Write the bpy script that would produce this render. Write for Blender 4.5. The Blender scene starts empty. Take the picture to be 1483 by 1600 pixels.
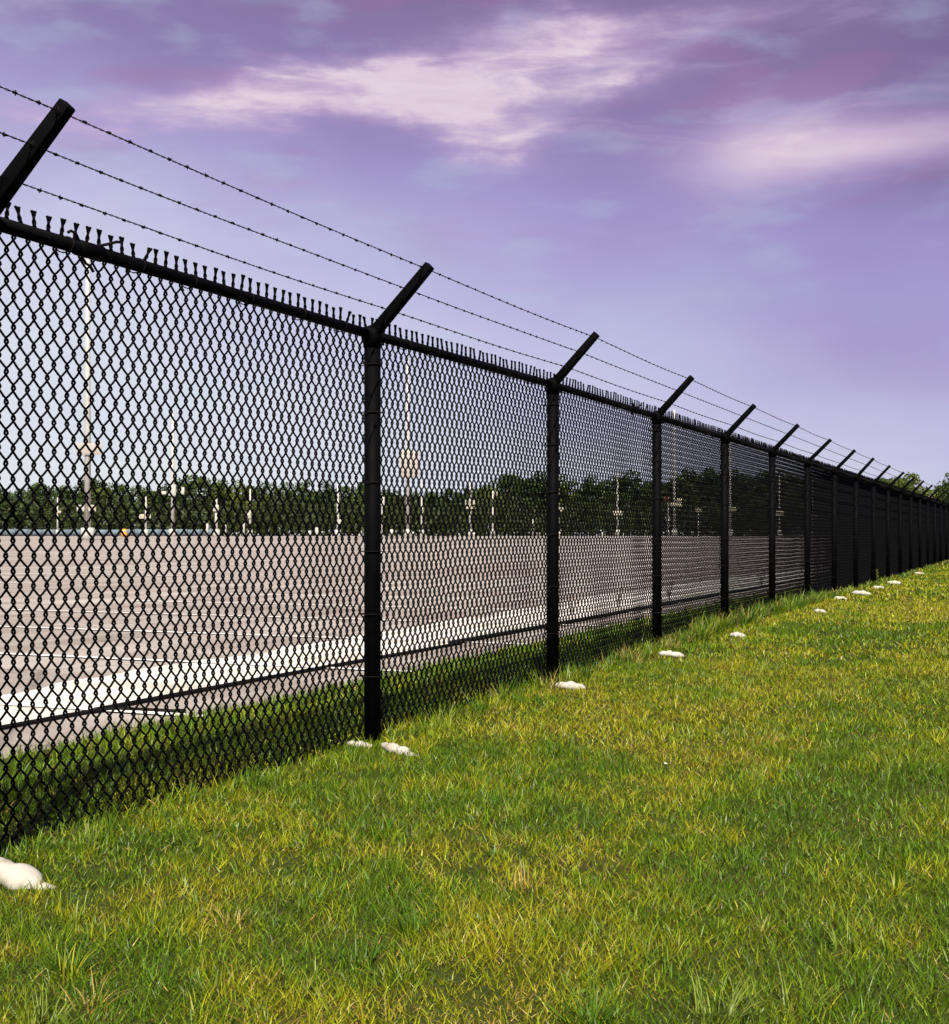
import bpy, bmesh, math, random
import numpy as np
from mathutils import Vector, Matrix

random.seed(7)
rng = np.random.default_rng(11)
sc = bpy.context.scene
col = sc.collection
R = math.radians

# ---------------------------------------------------------------- camera
F_PX, W_PX, H_PX, HOR = 2100.0, 1483.0, 1600.0, 836.0
CAM_Z = 1.16
cam_d = bpy.data.cameras.new("camera")
cam = bpy.data.objects.new("camera", cam_d)
col.objects.link(cam)
cam.location = (0, 0, CAM_Z)
cam.rotation_euler = (R(90), 0, 0)
cam_d.sensor_fit = 'VERTICAL'
cam_d.sensor_height = 36.0
cam_d.lens = 36.0 * F_PX / H_PX
cam_d.shift_y = (HOR - H_PX / 2) / H_PX
cam_d.clip_start, cam_d.clip_end = 0.05, 6000
sc.camera = cam

# ---------------------------------------------------------------- exposure, sky, sun
sc.view_settings.view_transform = 'Standard'
sc.view_settings.look = 'None'
sc.view_settings.gamma = 1
sc.view_settings.use_curve_mapping = False
EXPO = 0.95
sc.view_settings.exposure = EXPO


def lin(r, g, b):
    def f(c):
        c /= 255.0
        return c / 12.92 if c <= 0.04045 else ((c + 0.055) / 1.055) ** 2.4
    return (f(r), f(g), f(b), 1.0)


class NT:
    """tiny node-tree writer"""
    def __init__(self, tree):
        self.t = tree
        self.n = tree.nodes
        self.l = tree.links

    def new(self, typ, **kw):
        nd = self.n.new(typ)
        for k, v in kw.items():
            setattr(nd, k, v)
        return nd

    def put(self, sock, v):
        if isinstance(v, bpy.types.NodeSocket):
            self.l.new(v, sock)
        else:
            sock.default_value = v

    def math(self, op, a, b=None, clamp=False):
        nd = self.new('ShaderNodeMath', operation=op, use_clamp=clamp)
        self.put(nd.inputs[0], a)
        if b is not None:
            self.put(nd.inputs[1], b)
        return nd.outputs[0]

    def noise(self, vec, scale, detail=4, rough=0.55, dist=0.0):
        nd = self.new('ShaderNodeTexNoise')
        if vec is not None:
            self.put(nd.inputs['Vector'], vec)
        nd.inputs['Scale'].default_value = scale
        nd.inputs['Detail'].default_value = detail
        nd.inputs['Roughness'].default_value = rough
        nd.inputs['Distortion'].default_value = dist
        return nd.outputs[0]

    def ramp(self, fac, stops, interp='LINEAR'):
        nd = self.new('ShaderNodeValToRGB')
        nd.color_ramp.interpolation = interp
        e = nd.color_ramp.elements
        while len(e) > 1:
            e.remove(e[0])
        e[0].position, e[0].color = stops[0]
        for p, c in stops[1:]:
            x = e.new(p)
            x.color = c
        self.put(nd.inputs[0], fac)
        return nd.outputs[0]

    def mix(self, fac, a, b, blend='MIX'):
        nd = self.new('ShaderNodeMix', data_type='RGBA', blend_type=blend)
        self.put(nd.inputs[0], fac)
        self.put(nd.inputs[6], a)
        self.put(nd.inputs[7], b)
        return nd.outputs[2]

    def range(self, v, a, b, c=0.0, d=1.0, smooth=True):
        nd = self.new('ShaderNodeMapRange', interpolation_type='SMOOTHSTEP' if smooth else 'LINEAR')
        self.put(nd.inputs[0], v)
        nd.inputs[1].default_value, nd.inputs[2].default_value = a, b
        nd.inputs[3].default_value, nd.inputs[4].default_value = c, d
        return nd.outputs[0]


SUN_AZ, SUN_EL = math.atan2(0.03, -0.999), R(50)      # azimuth measured from +Y towards +X

world = bpy.data.worlds.new("World")
sc.world = world
world.use_nodes = True
w = NT(world.node_tree)
w.n.clear()
tc = w.new('ShaderNodeTexCoord')
DIR = tc.outputs['Generated']
sep = w.new('ShaderNodeSeparateXYZ')
w.put(sep.inputs[0], DIR)
az = w.math('ARCTAN2', sep.outputs[0], sep.outputs[1])          # radians, 0 straight ahead
el = w.math('ARCSINE', w.math('MINIMUM', w.math('MAXIMUM', sep.outputs[2], -0.999), 0.999))


def vec3(x, y, z):
    nd = w.new('ShaderNodeCombineXYZ')
    for i, v in enumerate((x, y, z)):
        w.put(nd.inputs[i], v)
    return nd.outputs[0]


# a dusky violet air: pale at the horizon, deep violet higher up (the same all round)
DEG = math.pi / 180
n_big = w.noise(vec3(sep.outputs[0], sep.outputs[1], w.math('MULTIPLY', sep.outputs[2], 2.2)), 5.0, 3, 0.5)
n_mid = w.noise(vec3(sep.outputs[0], sep.outputs[1], w.math('MULTIPLY', sep.outputs[2], 3.0)), 13.0, 4, 0.5)
el_w = w.math('ADD', el, w.math('MULTIPLY', w.math('SUBTRACT', n_big, 0.5), 5.0 * DEG))
el_w = w.math('ADD', el_w, w.math('MULTIPLY', az, 0.15))
base = w.ramp(w.math('DIVIDE', w.math('MAXIMUM', el_w, 0.0), 40 * DEG), [
    (0.00, lin(226, 229, 234)),
    (0.07, lin(217, 220, 233)),
    (0.16, lin(200, 198, 230)),
    (0.26, lin(181, 173, 221)),
    (0.36, lin(161, 151, 203)),
    (0.45, lin(141, 127, 178)),
    (0.56, lin(129, 112, 158)),
    (1.00, lin(114, 98, 158))])
# faint cyan-blue and rose veils
veil = w.range(n_mid, 0.50, 0.72)
base = w.mix(w.math('MULTIPLY', veil, 0.30), base, lin(182, 198, 224))
n_rose = w.noise(vec3(sep.outputs[0], sep.outputs[1], w.math('MULTIPLY', sep.outputs[2], 4.0)), 8.5, 3, 0.5)
rose = w.math('MULTIPLY', w.range(n_rose, 0.52, 0.7), w.range(el, 9 * DEG, 16 * DEG))
base = w.mix(w.math('MULTIPLY', rose, 0.30), base, lin(160, 112, 160))

# paler banks of air low in the sky
for (a0, e0, sa, se, amp, c) in [(-17.0, 4.5, 15.0, 6.5, 0.62, lin(222, 230, 238)), (6.6, 9.3, 3.6, 1.9, 0.34, lin(186, 205, 226)), (-4.2, 10.6, 3.4, 1.6, 0.26, lin(184, 202, 228)),
                                 (11.0, 11.8, 3.6, 1.4, 0.22, lin(178, 188, 216)), (17.0, 10.0, 6.5, 3.0, 0.45, lin(146, 131, 184)), (17.5, 12.2, 2.6, 1.2, 0.22, lin(158, 162, 204)), (11.5, 3.2, 9.0, 2.4, 0.35, lin(192, 196, 212)), (20.0, 19.5, 3.5, 3.5, 0.35, lin(92, 80, 132))]:
    dx = w.math('DIVIDE', w.math('SUBTRACT', az, a0 * DEG), sa * DEG)
    dy = w.math('DIVIDE', w.math('SUBTRACT', el_w, e0 * DEG), se * DEG)
    g = w.math('POWER', 2.718, w.math('MULTIPLY', w.math('ADD', w.math('MULTIPLY', dx, dx), w.math('MULTIPLY', dy, dy)), -1.0))
    base = w.mix(w.math('MULTIPLY', g, amp), base, c)

# clouds: drawn-out streaks; noise in direction space tears their edges
streak = w.noise(vec3(w.math('MULTIPLY', az, 9.0), w.math('MULTIPLY', el, 40.0), 0.0), 1.0, 6, 0.6, 0.6)
streak2 = w.noise(vec3(w.math('ADD', w.math('MULTIPLY', az, 22.0), w.math('MULTIPLY', el, 16.0)), w.math('MULTIPLY', el, 95.0), 3.0), 1.0, 5, 0.6, 0.3)
warp_a = w.math('MULTIPLY', w.math('SUBTRACT', w.noise(vec3(w.math('MULTIPLY', az, 14.0), w.math('MULTIPLY', el, 30.0), 7.0), 1.0, 4, 0.55), 0.5), 0.075)
warp_e = w.math('MULTIPLY', w.math('SUBTRACT', w.noise(vec3(w.math('MULTIPLY', az, 14.0), w.math('MULTIPLY', el, 30.0), 19.0), 1.0, 4, 0.55), 0.5), 0.040)
azw, elw = w.math('ADD', az, warp_a), w.math('ADD', el, warp_e)


def blob(a0, e0, sa, se, rot, amp, a=None, e=None):
    """one bank of cloud at azimuth a0 / elevation e0 (degrees), half sizes sa x se, tilted by rot"""
    dx = w.math('SUBTRACT', a or azw, a0 * DEG)
    dy = w.math('SUBTRACT', e or elw, e0 * DEG)
    c, s = math.cos(R(rot)), math.sin(R(rot))
    u = w.math('ADD', w.math('MULTIPLY', dx, c / (sa * DEG)), w.math('MULTIPLY', dy, s / (sa * DEG)))
    v = w.math('SUBTRACT', w.math('MULTIPLY', dy, c / (se * DEG)), w.math('MULTIPLY', dx, s / (se * DEG)))
    r2 = w.math('ADD', w.math('MULTIPLY', u, u), w.math('MULTIPLY', v, v))
    return w.math('MULTIPLY', w.math('POWER', 2.718, w.math('MULTIPLY', r2, -1.0)), amp)


cl = None
for b in [(-1.0, 18.1, 7.6, 1.45, 3, 0.72),       # main bank
          (-10.5, 17.6, 9.5, 1.1, 9, 0.68),     # its long tail
          (-0.2, 16.9, 3.6, 1.4, -28, 0.62),    # lobe hanging below
          (1.6, 16.2, 1.8, 0.7, 10, 0.45),
          (3.6, 20.4, 5.4, 1.5, 2, 0.58),        # upper bank
          (6.0, 18.6, 2.8, 0.6, 14, 0.55),      # torn right end
          (9.6, 20.7, 6.0, 0.9, 3, 0.36),
          (-18.5, 21.2, 2.4, 1.2, 0, 0.35),
          (26.0, 24.0, 7.0, 1.4, 6, 0.5), (-30.0, 19.0, 6.0, 1.2, -5, 0.5), (-6.0, 28.0, 9.0, 2.0, 4, 0.5)]:
    o = blob(*b)
    cl = o if cl is None else w.math('ADD', cl, o)
soft = None
for b in [(16.8, 15.6, 6.0, 1.25, 1, 0.78), (11.2, 14.8, 3.4, 1.7, 8, 0.42), (12.8, 17.0, 5.5, 1.7, 10, 0.26)]:
    o = blob(*b, a=w.math('ADD', az, w.math('MULTIPLY', warp_a, 0.35)), e=w.math('ADD', el, w.math('MULTIPLY', warp_e, 0.3)))
    soft = o if soft is None else w.math('ADD', soft, o)
tear = w.math('ADD', w.math('MULTIPLY', streak, 0.9), w.math('MULTIPLY', streak2, 0.75))
cl = w.math('MULTIPLY', cl, w.range(tear, 0.40, 1.20, 0.60, 1.18))
wisps = w.math('MULTIPLY', w.math('MULTIPLY', w.range(streak, 0.48, 0.75), w.range(el, 5 * DEG, 12 * DEG)), 0.24)
cl = w.math('ADD', w.math('ADD', cl, soft), wisps)
ccol = w.ramp(w.math('MINIMUM', cl, 1.0), [(0.0, lin(178, 150, 205)), (0.45, lin(200, 174, 214)), (1.0, lin(231, 214, 226))])
ccol = w.mix(w.range(streak2, 0.30, 0.70, 0.32, 0.0), ccol, lin(196, 172, 208))
skyc = w.mix(w.range(cl, 0.0, 1.05, 0.0, 0.94), base, ccol)
# below the horizon: dull ground colour
skyc = w.mix(w.range(el, -0.03, 0.0), (0.10, 0.10, 0.06, 1), skyc)
bg = w.new('ShaderNodeBackground')
w.put(bg.inputs[0], skyc)
bg.inputs[1].default_value = 1.0 / (2 ** EXPO)
wo = w.new('ShaderNodeOutputWorld')
w.l.new(bg.outputs[0], wo.inputs[0])

sun_d = bpy.data.lights.new("sun", 'SUN')
sun_d.energy = 5.0
sun_d.angle = R(0.5)
sun_d.color = (1.0, 0.94, 0.82)
sun = bpy.data.objects.new("sun", sun_d)
col.objects.link(sun)
to_sun = Vector((math.sin(SUN_AZ) * math.cos(SUN_EL), math.cos(SUN_AZ) * math.cos(SUN_EL), math.sin(SUN_EL)))
sun.rotation_euler = to_sun.to_track_quat('Z', 'Y').to_euler()
sun.location = to_sun * 50

# ---------------------------------------------------------------- layout
TH = math.atan(890.0 / F_PX)            # fence runs away at this angle to the view axis
CT, ST = math.cos(TH), math.sin(TH)
S = 3.05                                # post spacing
P0 = np.array((-3.82, 0.0))
T0 = 1.722 * S
ROT = math.pi / 2 - TH


def f2w(t, y):
    """fence frame (t along the fence, y towards the car park) -> world x, y"""
    return P0[0] + t * ST - y * CT, P0[1] + t * CT + y * ST


def w2f(x, y):
    dx, dy = x - P0[0], y - P0[1]
    return dx * ST + dy * CT, -dx * CT + dy * ST


def smooth(x):
    x = np.clip(x, 0, 1)
    return x * x * (3 - 2 * x)


class VNoise:
    def __init__(self, seed):
        self.g = np.random.default_rng(seed).random((128, 128))

    def __call__(self, x, y):
        xi, yi = np.floor(x).astype(int), np.floor(y).astype(int)
        fx, fy = x - xi, y - yi
        fx, fy = fx * fx * (3 - 2 * fx), fy * fy * (3 - 2 * fy)
        g = self.g
        a, b = g[xi % 128, yi % 128], g[(xi + 1) % 128, yi % 128]
        c, d = g[xi % 128, (yi + 1) % 128], g[(xi + 1) % 128, (yi + 1) % 128]
        return (a * (1 - fx) + b * fx) * (1 - fy) + (c * (1 - fx) + d * fx) * fy


VN = [VNoise(i) for i in range(8)]
LT = np.array([-20, 5.2, 8.3, 11.3, 14.4, 17.5, 24, 60, 400.])
LZ = np.array([-.03, -.03, -.02, .0, .03, .06, .06, .03, .03])
ASPH = 1.45                              # where the asphalt begins behind the fence


def rise(x, y):
    return 1.0 * smooth((np.hypot(x, y) - 40) / 160.)


def ground_z(x, y):
    t, q = w2f(x, y)
    k = np.clip((ASPH - q) / ASPH, 0, 1)
    bump = (VN[0](x * 1.3, y * 1.3) - .5) * .03 + (VN[1](x * 4, y * 4) - .5) * .012
    return (np.interp(t, LT, LZ) + bump) * k + rise(x, y)


def px2ground(px, py, z=0.0):
    Y = F_PX * (CAM_Z - z) / (py - HOR)
    return (px - W_PX / 2) / F_PX * Y, Y


def at_depth(px, Y):
    return (px - W_PX / 2) / F_PX * Y


# ---------------------------------------------------------------- object helpers
def tag(o, label=None, cat=None, group=None, kind=None):
    if label: o["label"] = label
    if cat: o["category"] = cat
    if group: o["group"] = group
    if kind: o["kind"] = kind
    return o


def link(name, me, parent=None, mat=None, loc=None):
    o = bpy.data.objects.new(name, me)
    col.objects.link(o)
    if parent is not None:
        o.parent = parent
    if mat is not None and me is not None and len(me.materials) == 0:
        me.materials.append(mat)
    if loc is not None:
        o.location = loc
    return o


def empty(name, loc=(0, 0, 0), rz=0.0):
    o = bpy.data.objects.new(name, None)
    col.objects.link(o)
    o.location = loc
    o.rotation_euler = (0, 0, rz)
    o.empty_display_size = 0.2
    return o


def np_mesh(name, verts, faces, mat=None, smooth_=False, cols=None):
    """verts (N,3); faces: list of int arrays (M,k)"""
    me = bpy.data.meshes.new(name)
    verts = np.asarray(verts, dtype=np.float32)
    me.vertices.add(len(verts))
    me.vertices.foreach_set("co", verts.ravel())
    loops = np.concatenate([np.asarray(f, dtype=np.int32).ravel() for f in faces])
    sizes = np.concatenate([np.full(len(f), np.asarray(f).shape[1], dtype=np.int32) for f in faces])
    starts = np.concatenate([[0], np.cumsum(sizes)[:-1]]).astype(np.int32)
    me.loops.add(len(loops))
    me.loops.foreach_set("vertex_index", loops)
    me.polygons.add(len(sizes))
    me.polygons.foreach_set("loop_start", starts)
    me.polygons.foreach_set("loop_total", sizes)
    if smooth_:
        me.polygons.foreach_set("use_smooth", np.ones(len(sizes), dtype=bool))
    if cols is not None:
        a = me.color_attributes.new("tint", 'FLOAT_COLOR', 'POINT')
        c = np.ones((len(verts), 4), dtype=np.float32)
        c[:, :3] = cols
        a.data.foreach_set("color", c.ravel())
    me.update(calc_edges=True)
    if mat is not None:
        me.materials.append(mat)
    return me


def tube_np(paths, r, sides=5, closed=False, caps=True):
    """many polylines of equal length -> verts, faces. paths (N,K,3), r scalar or (N,K)"""
    P = np.asarray(paths, dtype=float)
    N, K, _ = P.shape
    if closed:
        T = np.roll(P, -1, 1) - np.roll(P, 1, 1)
    else:
        T = np.empty_like(P)
        T[:, 1:-1] = P[:, 2:] - P[:, :-2]
        T[:, 0] = P[:, 1] - P[:, 0]
        T[:, -1] = P[:, -1] - P[:, -2]
    T /= np.linalg.norm(T, axis=2, keepdims=True) + 1e-9
    ref = np.zeros_like(T)
    ref[..., 1] = 1.0
    flip = np.abs(T[..., 1]) > 0.93
    ref[flip] = (1, 0, 0)
    A = np.cross(T, ref)
    A /= np.linalg.norm(A, axis=2, keepdims=True) + 1e-9
    B = np.cross(T, A)
    ang = np.arange(sides) * 2 * math.pi / sides
    rr = np.broadcast_to(np.asarray(r, dtype=float), (N, K))[..., None, None]
    V = P[:, :, None, :] + rr * (np.cos(ang)[None, None, :, None] * A[:, :, None, :] + np.sin(ang)[None, None, :, None] * B[:, :, None, :])
    idx = np.arange(N * K * sides).reshape(N, K, sides)
    nx = np.roll(idx, -1, 2)
    if closed:
        i0, i1, j0, j1 = idx, np.roll(idx, -1, 1), nx, np.roll(nx, -1, 1)
    else:
        i0, i1, j0, j1 = idx[:, :-1], idx[:, 1:], nx[:, :-1], nx[:, 1:]
    quads = np.stack([i0, j0, j1, i1], -1).reshape(-1, 4)
    faces = [quads]
    if caps and not closed:
        faces.append(idx[:, 0, ::-1].reshape(N, sides))
        faces.append(idx[:, -1].reshape(N, sides))
    return V.reshape(-1, 3), faces


def join_np(parts):
    vs, by = [], {}
    off = 0
    for v, fs in parts:
        vs.append(v)
        for f in fs:
            f = np.asarray(f) + off
            by.setdefault(f.shape[1], []).append(f)
        off += len(v)
    return np.concatenate(vs), [np.concatenate(x) for x in by.values()]


def box_np(x0, x1, y0, y1, z0, z1):
    v = np.array([(x, y, z) for x in (x0, x1) for y in (y0, y1) for z in (z0, z1)], dtype=float)
    f = np.array([(0, 1, 3, 2), (4, 6, 7, 5), (0, 4, 5, 1), (2, 3, 7, 6), (0, 2, 6, 4), (1, 5, 7, 3)])
    return v, [f]


def bev(o, wd=0.004, seg=2):
    m = o.modifiers.new("edge", 'BEVEL')
    m.width, m.segments, m.limit_method = wd, seg, 'ANGLE'
    return o


# ---------------------------------------------------------------- materials
def mat(name):
    m = bpy.data.materials.new(name)
    m.use_nodes = True
    n = NT(m.node_tree)
    b = m.node_tree.nodes['Principled BSDF']
    return m, n, b


def objco(n, kind='Object'):
    return n.new('ShaderNodeTexCoord').outputs[kind]


def poscoord(n):
    return n.new('ShaderNodeNewGeometry').outputs['Position']


def bump(n, b, h, strength, dist=0.01):
    nd = n.new('ShaderNodeBump')
    nd.inputs['Strength'].default_value = strength
    nd.inputs['Distance'].default_value = dist
    n.put(nd.inputs['Height'], h)
    n.l.new(nd.outputs[0], b.inputs['Normal'])


def simple(name, c, rough=0.6, var=0.15, scale=8, spec=0.5, bmp=0.0, metal=0.0):
    m, n, b = mat(name)
    p = poscoord(n)
    nz = n.noise(p, scale, 5, 0.6)
    c0 = tuple(x * (1 - var) for x in c[:3]) + (1,)
    c1 = tuple(min(1, x * (1 + var)) for x in c[:3]) + (1,)
    n.put(b.inputs['Base Color'], n.ramp(nz, [(0.3, c0), (0.7, c1)]))
    n.put(b.inputs['Roughness'], n.range(nz, 0.3, 0.7, rough - .08, rough + .08))
    b.inputs['Specular IOR Level'].default_value = spec
    b.inputs['Metallic'].default_value = metal
    if bmp:
        bump(n, b, n.noise(p, scale * 6, 4, 0.6), bmp)
    return m


M_BLACK = simple("black_vinyl", (.0013, .0013, .0016), 0.65, 0.3, 12, 0.035, 0.15)
M_WIRE = simple("black_wire", (.0016, .0016, .0019), 0.65, 0.3, 30, 0.035)
M_RUST = simple("dark_steel", (.006, .0045, .004), 0.65, 0.4, 60, 0.08)
M_GALV = simple("dull_clip_metal", (.12, .115, .11), 0.5, 0.3, 40, 0.4)
M_MAST = simple("white_mast_paint", (.40, .385, .35), 0.55, 0.12, 2, 0.2)
M_CONC = simple("pale_concrete", (.38, .37, .34), 0.85, 0.18, 3, 0.2, 0.3)
M_PEACH = simple("peach_sign_face", (.34, .31, .29), 0.6, 0.06, 2, 0.2)
M_REDS = simple("red_sign_face", (.20, .07, .055), 0.6, 0.1, 2, 0.2)
M_SIGN = simple("cream_sign_face", (.36, .33, .26), 0.6, 0.08, 2, 0.2)
M_BARK = simple("bark", (.10, .075, .055), 0.9, 0.35, 1.5, 0.1, 0.4)
M_ORANGE = simple("orange_plastic", (.75, .28, .04), 0.5, 0.1, 4, 0.3)
M_BLUEW = simple("blue_grey_panel", (.11, .145, .175), 0.7, 0.2, 0.6, 0.2)
M_PIPE = simple("black_pipe_plastic", (.005, .0045, .0045), 0.7, 0.3, 10, 0.1)
M_STONE = simple("white_stone", (.45, .43, .38), 0.8, 0.1, 30, 0.2, 0.2)
M_DEADLEAF = simple("dead_leaf", (.20, .085, .035), 0.7, 0.3, 30, 0.2)
M_DRY = simple("dry_stem", (.15, .095, .06), 0.8, 0.3, 20, 0.1)


def sandbag_mat():
    m, n, b = mat("white_bag_cloth")
    p = poscoord(n)
    nz = n.noise(p, 9, 5, 0.6)
    c = n.ramp(nz, [(0.3, (.24, .21, .15, 1)), (0.45, (.36, .34, .29, 1)), (0.8, (.43, .41, .37, 1))])
    n.put(b.inputs['Base Color'], c)
    b.inputs['Roughness'].default_value = 0.8
    b.inputs['Specular IOR Level'].default_value = 0.2
    wv = n.new('ShaderNodeTexWave')
    n.put(wv.inputs['Vector'], p)
    wv.inputs['Scale'].default_value = 60
    wv.inputs['Distortion'].default_value = 3
    bump(n, b, n.math('ADD', n.math('MULTIPLY', wv.outputs[1], 0.3), n.noise(p, 40, 4)), 0.4, 0.004)
    return m


M_BAG = sandbag_mat()


def leaf_mat(name, rough=0.55, trans=0.35, tint=(1, 1, 1), vary=False):
    m, n, b = mat(name)
    at = n.new('ShaderNodeVertexColor', layer_name="tint")
    c = n.mix(1.0, at.outputs[0], tuple(tint) + (1,), 'MULTIPLY')
    if vary:
        oi = n.new('ShaderNodeObjectInfo')
        c = n.mix(1.0, c, n.ramp(oi.outputs['Random'], [(0.0, (.55, .72, .62, 1)), (0.45, (.9, .95, .8, 1)), (0.8, (1.25, 1.12, .75, 1)), (1.0, (1.6, 1.35, .8, 1))]), 'MULTIPLY')
    n.put(b.inputs['Base Color'], c)
    b.inputs['Roughness'].default_value = rough
    b.inputs['Specular IOR Level'].default_value = 0.25
    tr = n.new('ShaderNodeBsdfTranslucent')
    n.put(tr.inputs[0], n.mix(1.0, c, (1.25, 1.2, 0.6, 1), 'MULTIPLY'))
    mx = n.new('ShaderNodeMixShader')
    mx.inputs[0].default_value = trans
    n.l.new(b.outputs[0], mx.inputs[1])
    n.l.new(tr.outputs[0], mx.inputs[2])
    n.l.new(mx.outputs[0], m.node_tree.nodes['Material Output'].inputs[0])
    return m


M_GRASS = leaf_mat("grass_blades", 0.42, 0.28)
M_LEAF = leaf_mat("tree_leaves", 0.6, 0.25, vary=True)


def soil_mat():
    m, n, b = mat("turf_thatch")
    p = poscoord(n)
    a = n.noise(p, 1.2, 4)
    f = n.noise(p, 45, 5, 0.7)
    c = n.ramp(f, [(0.3, (.014, .018, .004, 1)), (0.55, (.042, .055, .008, 1)), (0.75, (.085, .085, .020, 1))])
    c2 = n.ramp(f, [(0.3, (.022, .018, .006, 1)), (0.55, (.070, .055, .018, 1)), (0.75, (.13, .10, .035, 1))])
    n.put(b.inputs['Base Color'], n.mix(n.range(a, 0.5, 0.7), c, c2))
    b.inputs['Roughness'].default_value = 0.95
    b.inputs['Specular IOR Level'].default_value = 0.1
    bump(n, b, n.noise(p, 60, 5, 0.7), 0.8, 0.02)
    return m


M_SOIL = soil_mat()


def asphalt_mat():
    m, n, b = mat("worn_asphalt")
    p = poscoord(n)
    mp = n.new('ShaderNodeMapping')
    mp.inputs['Rotation'].default_value = (0, 0, -ROT)
    n.put(mp.inputs['Vector'], p)
    sp = n.new('ShaderNodeSeparateXYZ')
    n.put(sp.inputs[0], mp.outputs[0])
    cmb = n.new('ShaderNodeCombineXYZ')
    n.put(cmb.inputs[0], n.math('MULTIPLY', sp.outputs[0], 1.2))
    n.put(cmb.inputs[1], n.math('MULTIPLY', sp.outputs[1], 0.045))
    band = n.noise(cmb.outputs[0], 1.0, 5, 0.65)                  # wheel-worn bands across the bays
    blot = n.noise(p, 0.35, 5, 0.6)
    grit = n.noise(p, 90, 3, 0.7)
    c = n.ramp(band, [(0.30, (.150, .122, .102, 1)), (0.5, (.255, .225, .195, 1)), (0.70, (.37, .345, .31, 1))])
    cm2 = n.new('ShaderNodeCombineXYZ')
    n.put(cm2.inputs[0], n.math('MULTIPLY', sp.outputs[0], 0.035))
    n.put(cm2.inputs[1], n.math('MULTIPLY', sp.outputs[1], 0.9))
    run = n.noise(cm2.outputs[0], 1.0, 5, 0.65)                   # lanes driven parallel to the fence
    c = n.mix(n.range(run, 0.45, 0.68, 0, 0.55), c, (.43, .40, .36, 1))
    c = n.mix(n.range(run, 0.45, 0.30, 0, 0.6), c, (.14, .10, .085, 1))
    st = n.noise(p, 0.9, 3, 0.5)
    c = n.mix(n.range(st, 0.64, 0.70, 0, 0.45), c, (.085, .07, .06, 1))
    c = n.mix(n.range(blot, 0.35, 0.7, 0, 0.5), c, (.195, .150, .130, 1))
    c = n.mix(n.range(grit, 0.35, 0.75, 0, 0.28), c, (.13, .115, .105, 1))
    vor = n.new('ShaderNodeTexVoronoi', feature='DISTANCE_TO_EDGE')
    n.put(vor.inputs['Vector'], n.mix(0.25, p, n.new('ShaderNodeTexNoise').outputs[1]))
    vor.inputs['Scale'].default_value = 0.28
    crack = n.range(vor.outputs[0], 0.0, 0.012, 1, 0)
    c = n.mix(n.math('MULTIPLY', crack, 0.5), c, (.07, .06, .055, 1))
    n.put(b.inputs['Base Color'], c)
    b.inputs['Roughness'].default_value = 0.9
    b.inputs['Specular IOR Level'].default_value = 0.15
    bump(n, b, grit, 0.5, 0.006)
    return m


M_ASPH = asphalt_mat()


def strip_mat():
    m, n, b = mat("bright_concrete")
    p = poscoord(n)
    a = n.noise(p, 1.6, 6, 0.65)
    g = n.noise(p, 60, 4, 0.7)
    c = n.ramp(a, [(0.28, (.30, .27, .20, 1)), (0.40, (.46, .44, .38, 1)), (0.58, (.54, .52, .47, 1))])
    d = n.noise(p, 0.55, 5, 0.7)
    c = n.mix(n.range(d, 0.50, 0.68, 0, 0.6), c, (.32, .28, .20, 1))
    c = n.mix(n.range(g, 0.45, 0.75, 0, 0.3), c, (.28, .25, .20, 1))
    n.put(b.inputs['Base Color'], c)
    b.inputs['Roughness'].default_value = 0.85
    bump(n, b, g, 0.3, 0.004)
    return m


M_STRIP = strip_mat()


def paint_mat():
    m, n, b = mat("worn_line_paint")
    p = poscoord(n)
    a = n.noise(p, 9, 6, 0.7)
    n.put(b.inputs['Base Color'], n.ramp(a, [(0.36, (.40, .37, .33, 1)), (0.5, (.72, .70, .66, 1)), (0.7, (.78, .77, .74, 1))]))
    b.inputs['Roughness'].default_value = 0.8
    return m


M_PAINT = paint_mat()

# ---------------------------------------------------------------- ground sheets (fence frame grids, no overlaps)


def sheet(name, ts, ys, material, dz=0.0, fn=ground_z):
    T, Y = np.meshgrid(np.asarray(ts, float), np.asarray(ys, float), indexing='ij')
    X, Yw = f2w(T, Y)
    Z = fn(X, Yw) + dz
    v = np.stack([X, Yw, Z], -1).reshape(-1, 3)
    a, b = T.shape
    i = np.arange(a * b).reshape(a, b)
    q = np.stack([i[:-1, :-1], i[1:, :-1], i[1:, 1:], i[:-1, 1:]], -1).reshape(-1, 4)
    o = link(name, np_mesh(name, v, [q], material, True))
    tag(o, kind='structure')
    return o


def steps(*segs):
    out = []
    for a, b, n in segs:
        out += list(np.linspace(a, b, n, endpoint=False))
    out.append(segs[-1][1])
    return out


ts = steps((-900, -60, 12), (-60, -2, 12), (-2, 30, 160), (30, 90, 60), (90, 300, 30), (300, 1500, 12))
sheet("lawn", ts, steps((-1200, -60, 10), (-60, -12, 16), (-12, ASPH, 90)), M_SOIL)
Z0 = lambda x, y: rise(x, y)
STRIP0, STRIP1 = 2.28, 3.88
lot_ts = steps((-900, -60, 12), (-60, 0, 12), (0, 90, 60), (90, 320, 30), (320, 1500, 12))
sheet("parking_lot", lot_ts, steps((ASPH, 40, 30), (40, 300, 40)), M_ASPH, fn=Z0)
sheet("far_ground", lot_ts, steps((300, 1500, 12)), M_SOIL, fn=Z0)
gt = np.array(steps((-60, 0, 12), (0, 30, 260), (30, 90, 90), (90, 320, 30)))
g0 = STRIP0 + (VN[2](gt * 1.7, gt * 0 + 3) - .5) * .10 + (VN[3](gt * 6, gt * 0 + 8) - .5) * .07
g1 = np.interp(gt, [0, 8, 16, 26, 400], [3.45, 3.48, 3.75, 4.25, 4.3]) + (VN[4](gt * 1.1, gt * 0 + 5) - .5) * .22 + (VN[5](gt * 5, gt * 0 + 2) - .5) * .12
V, q = [], []
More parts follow.
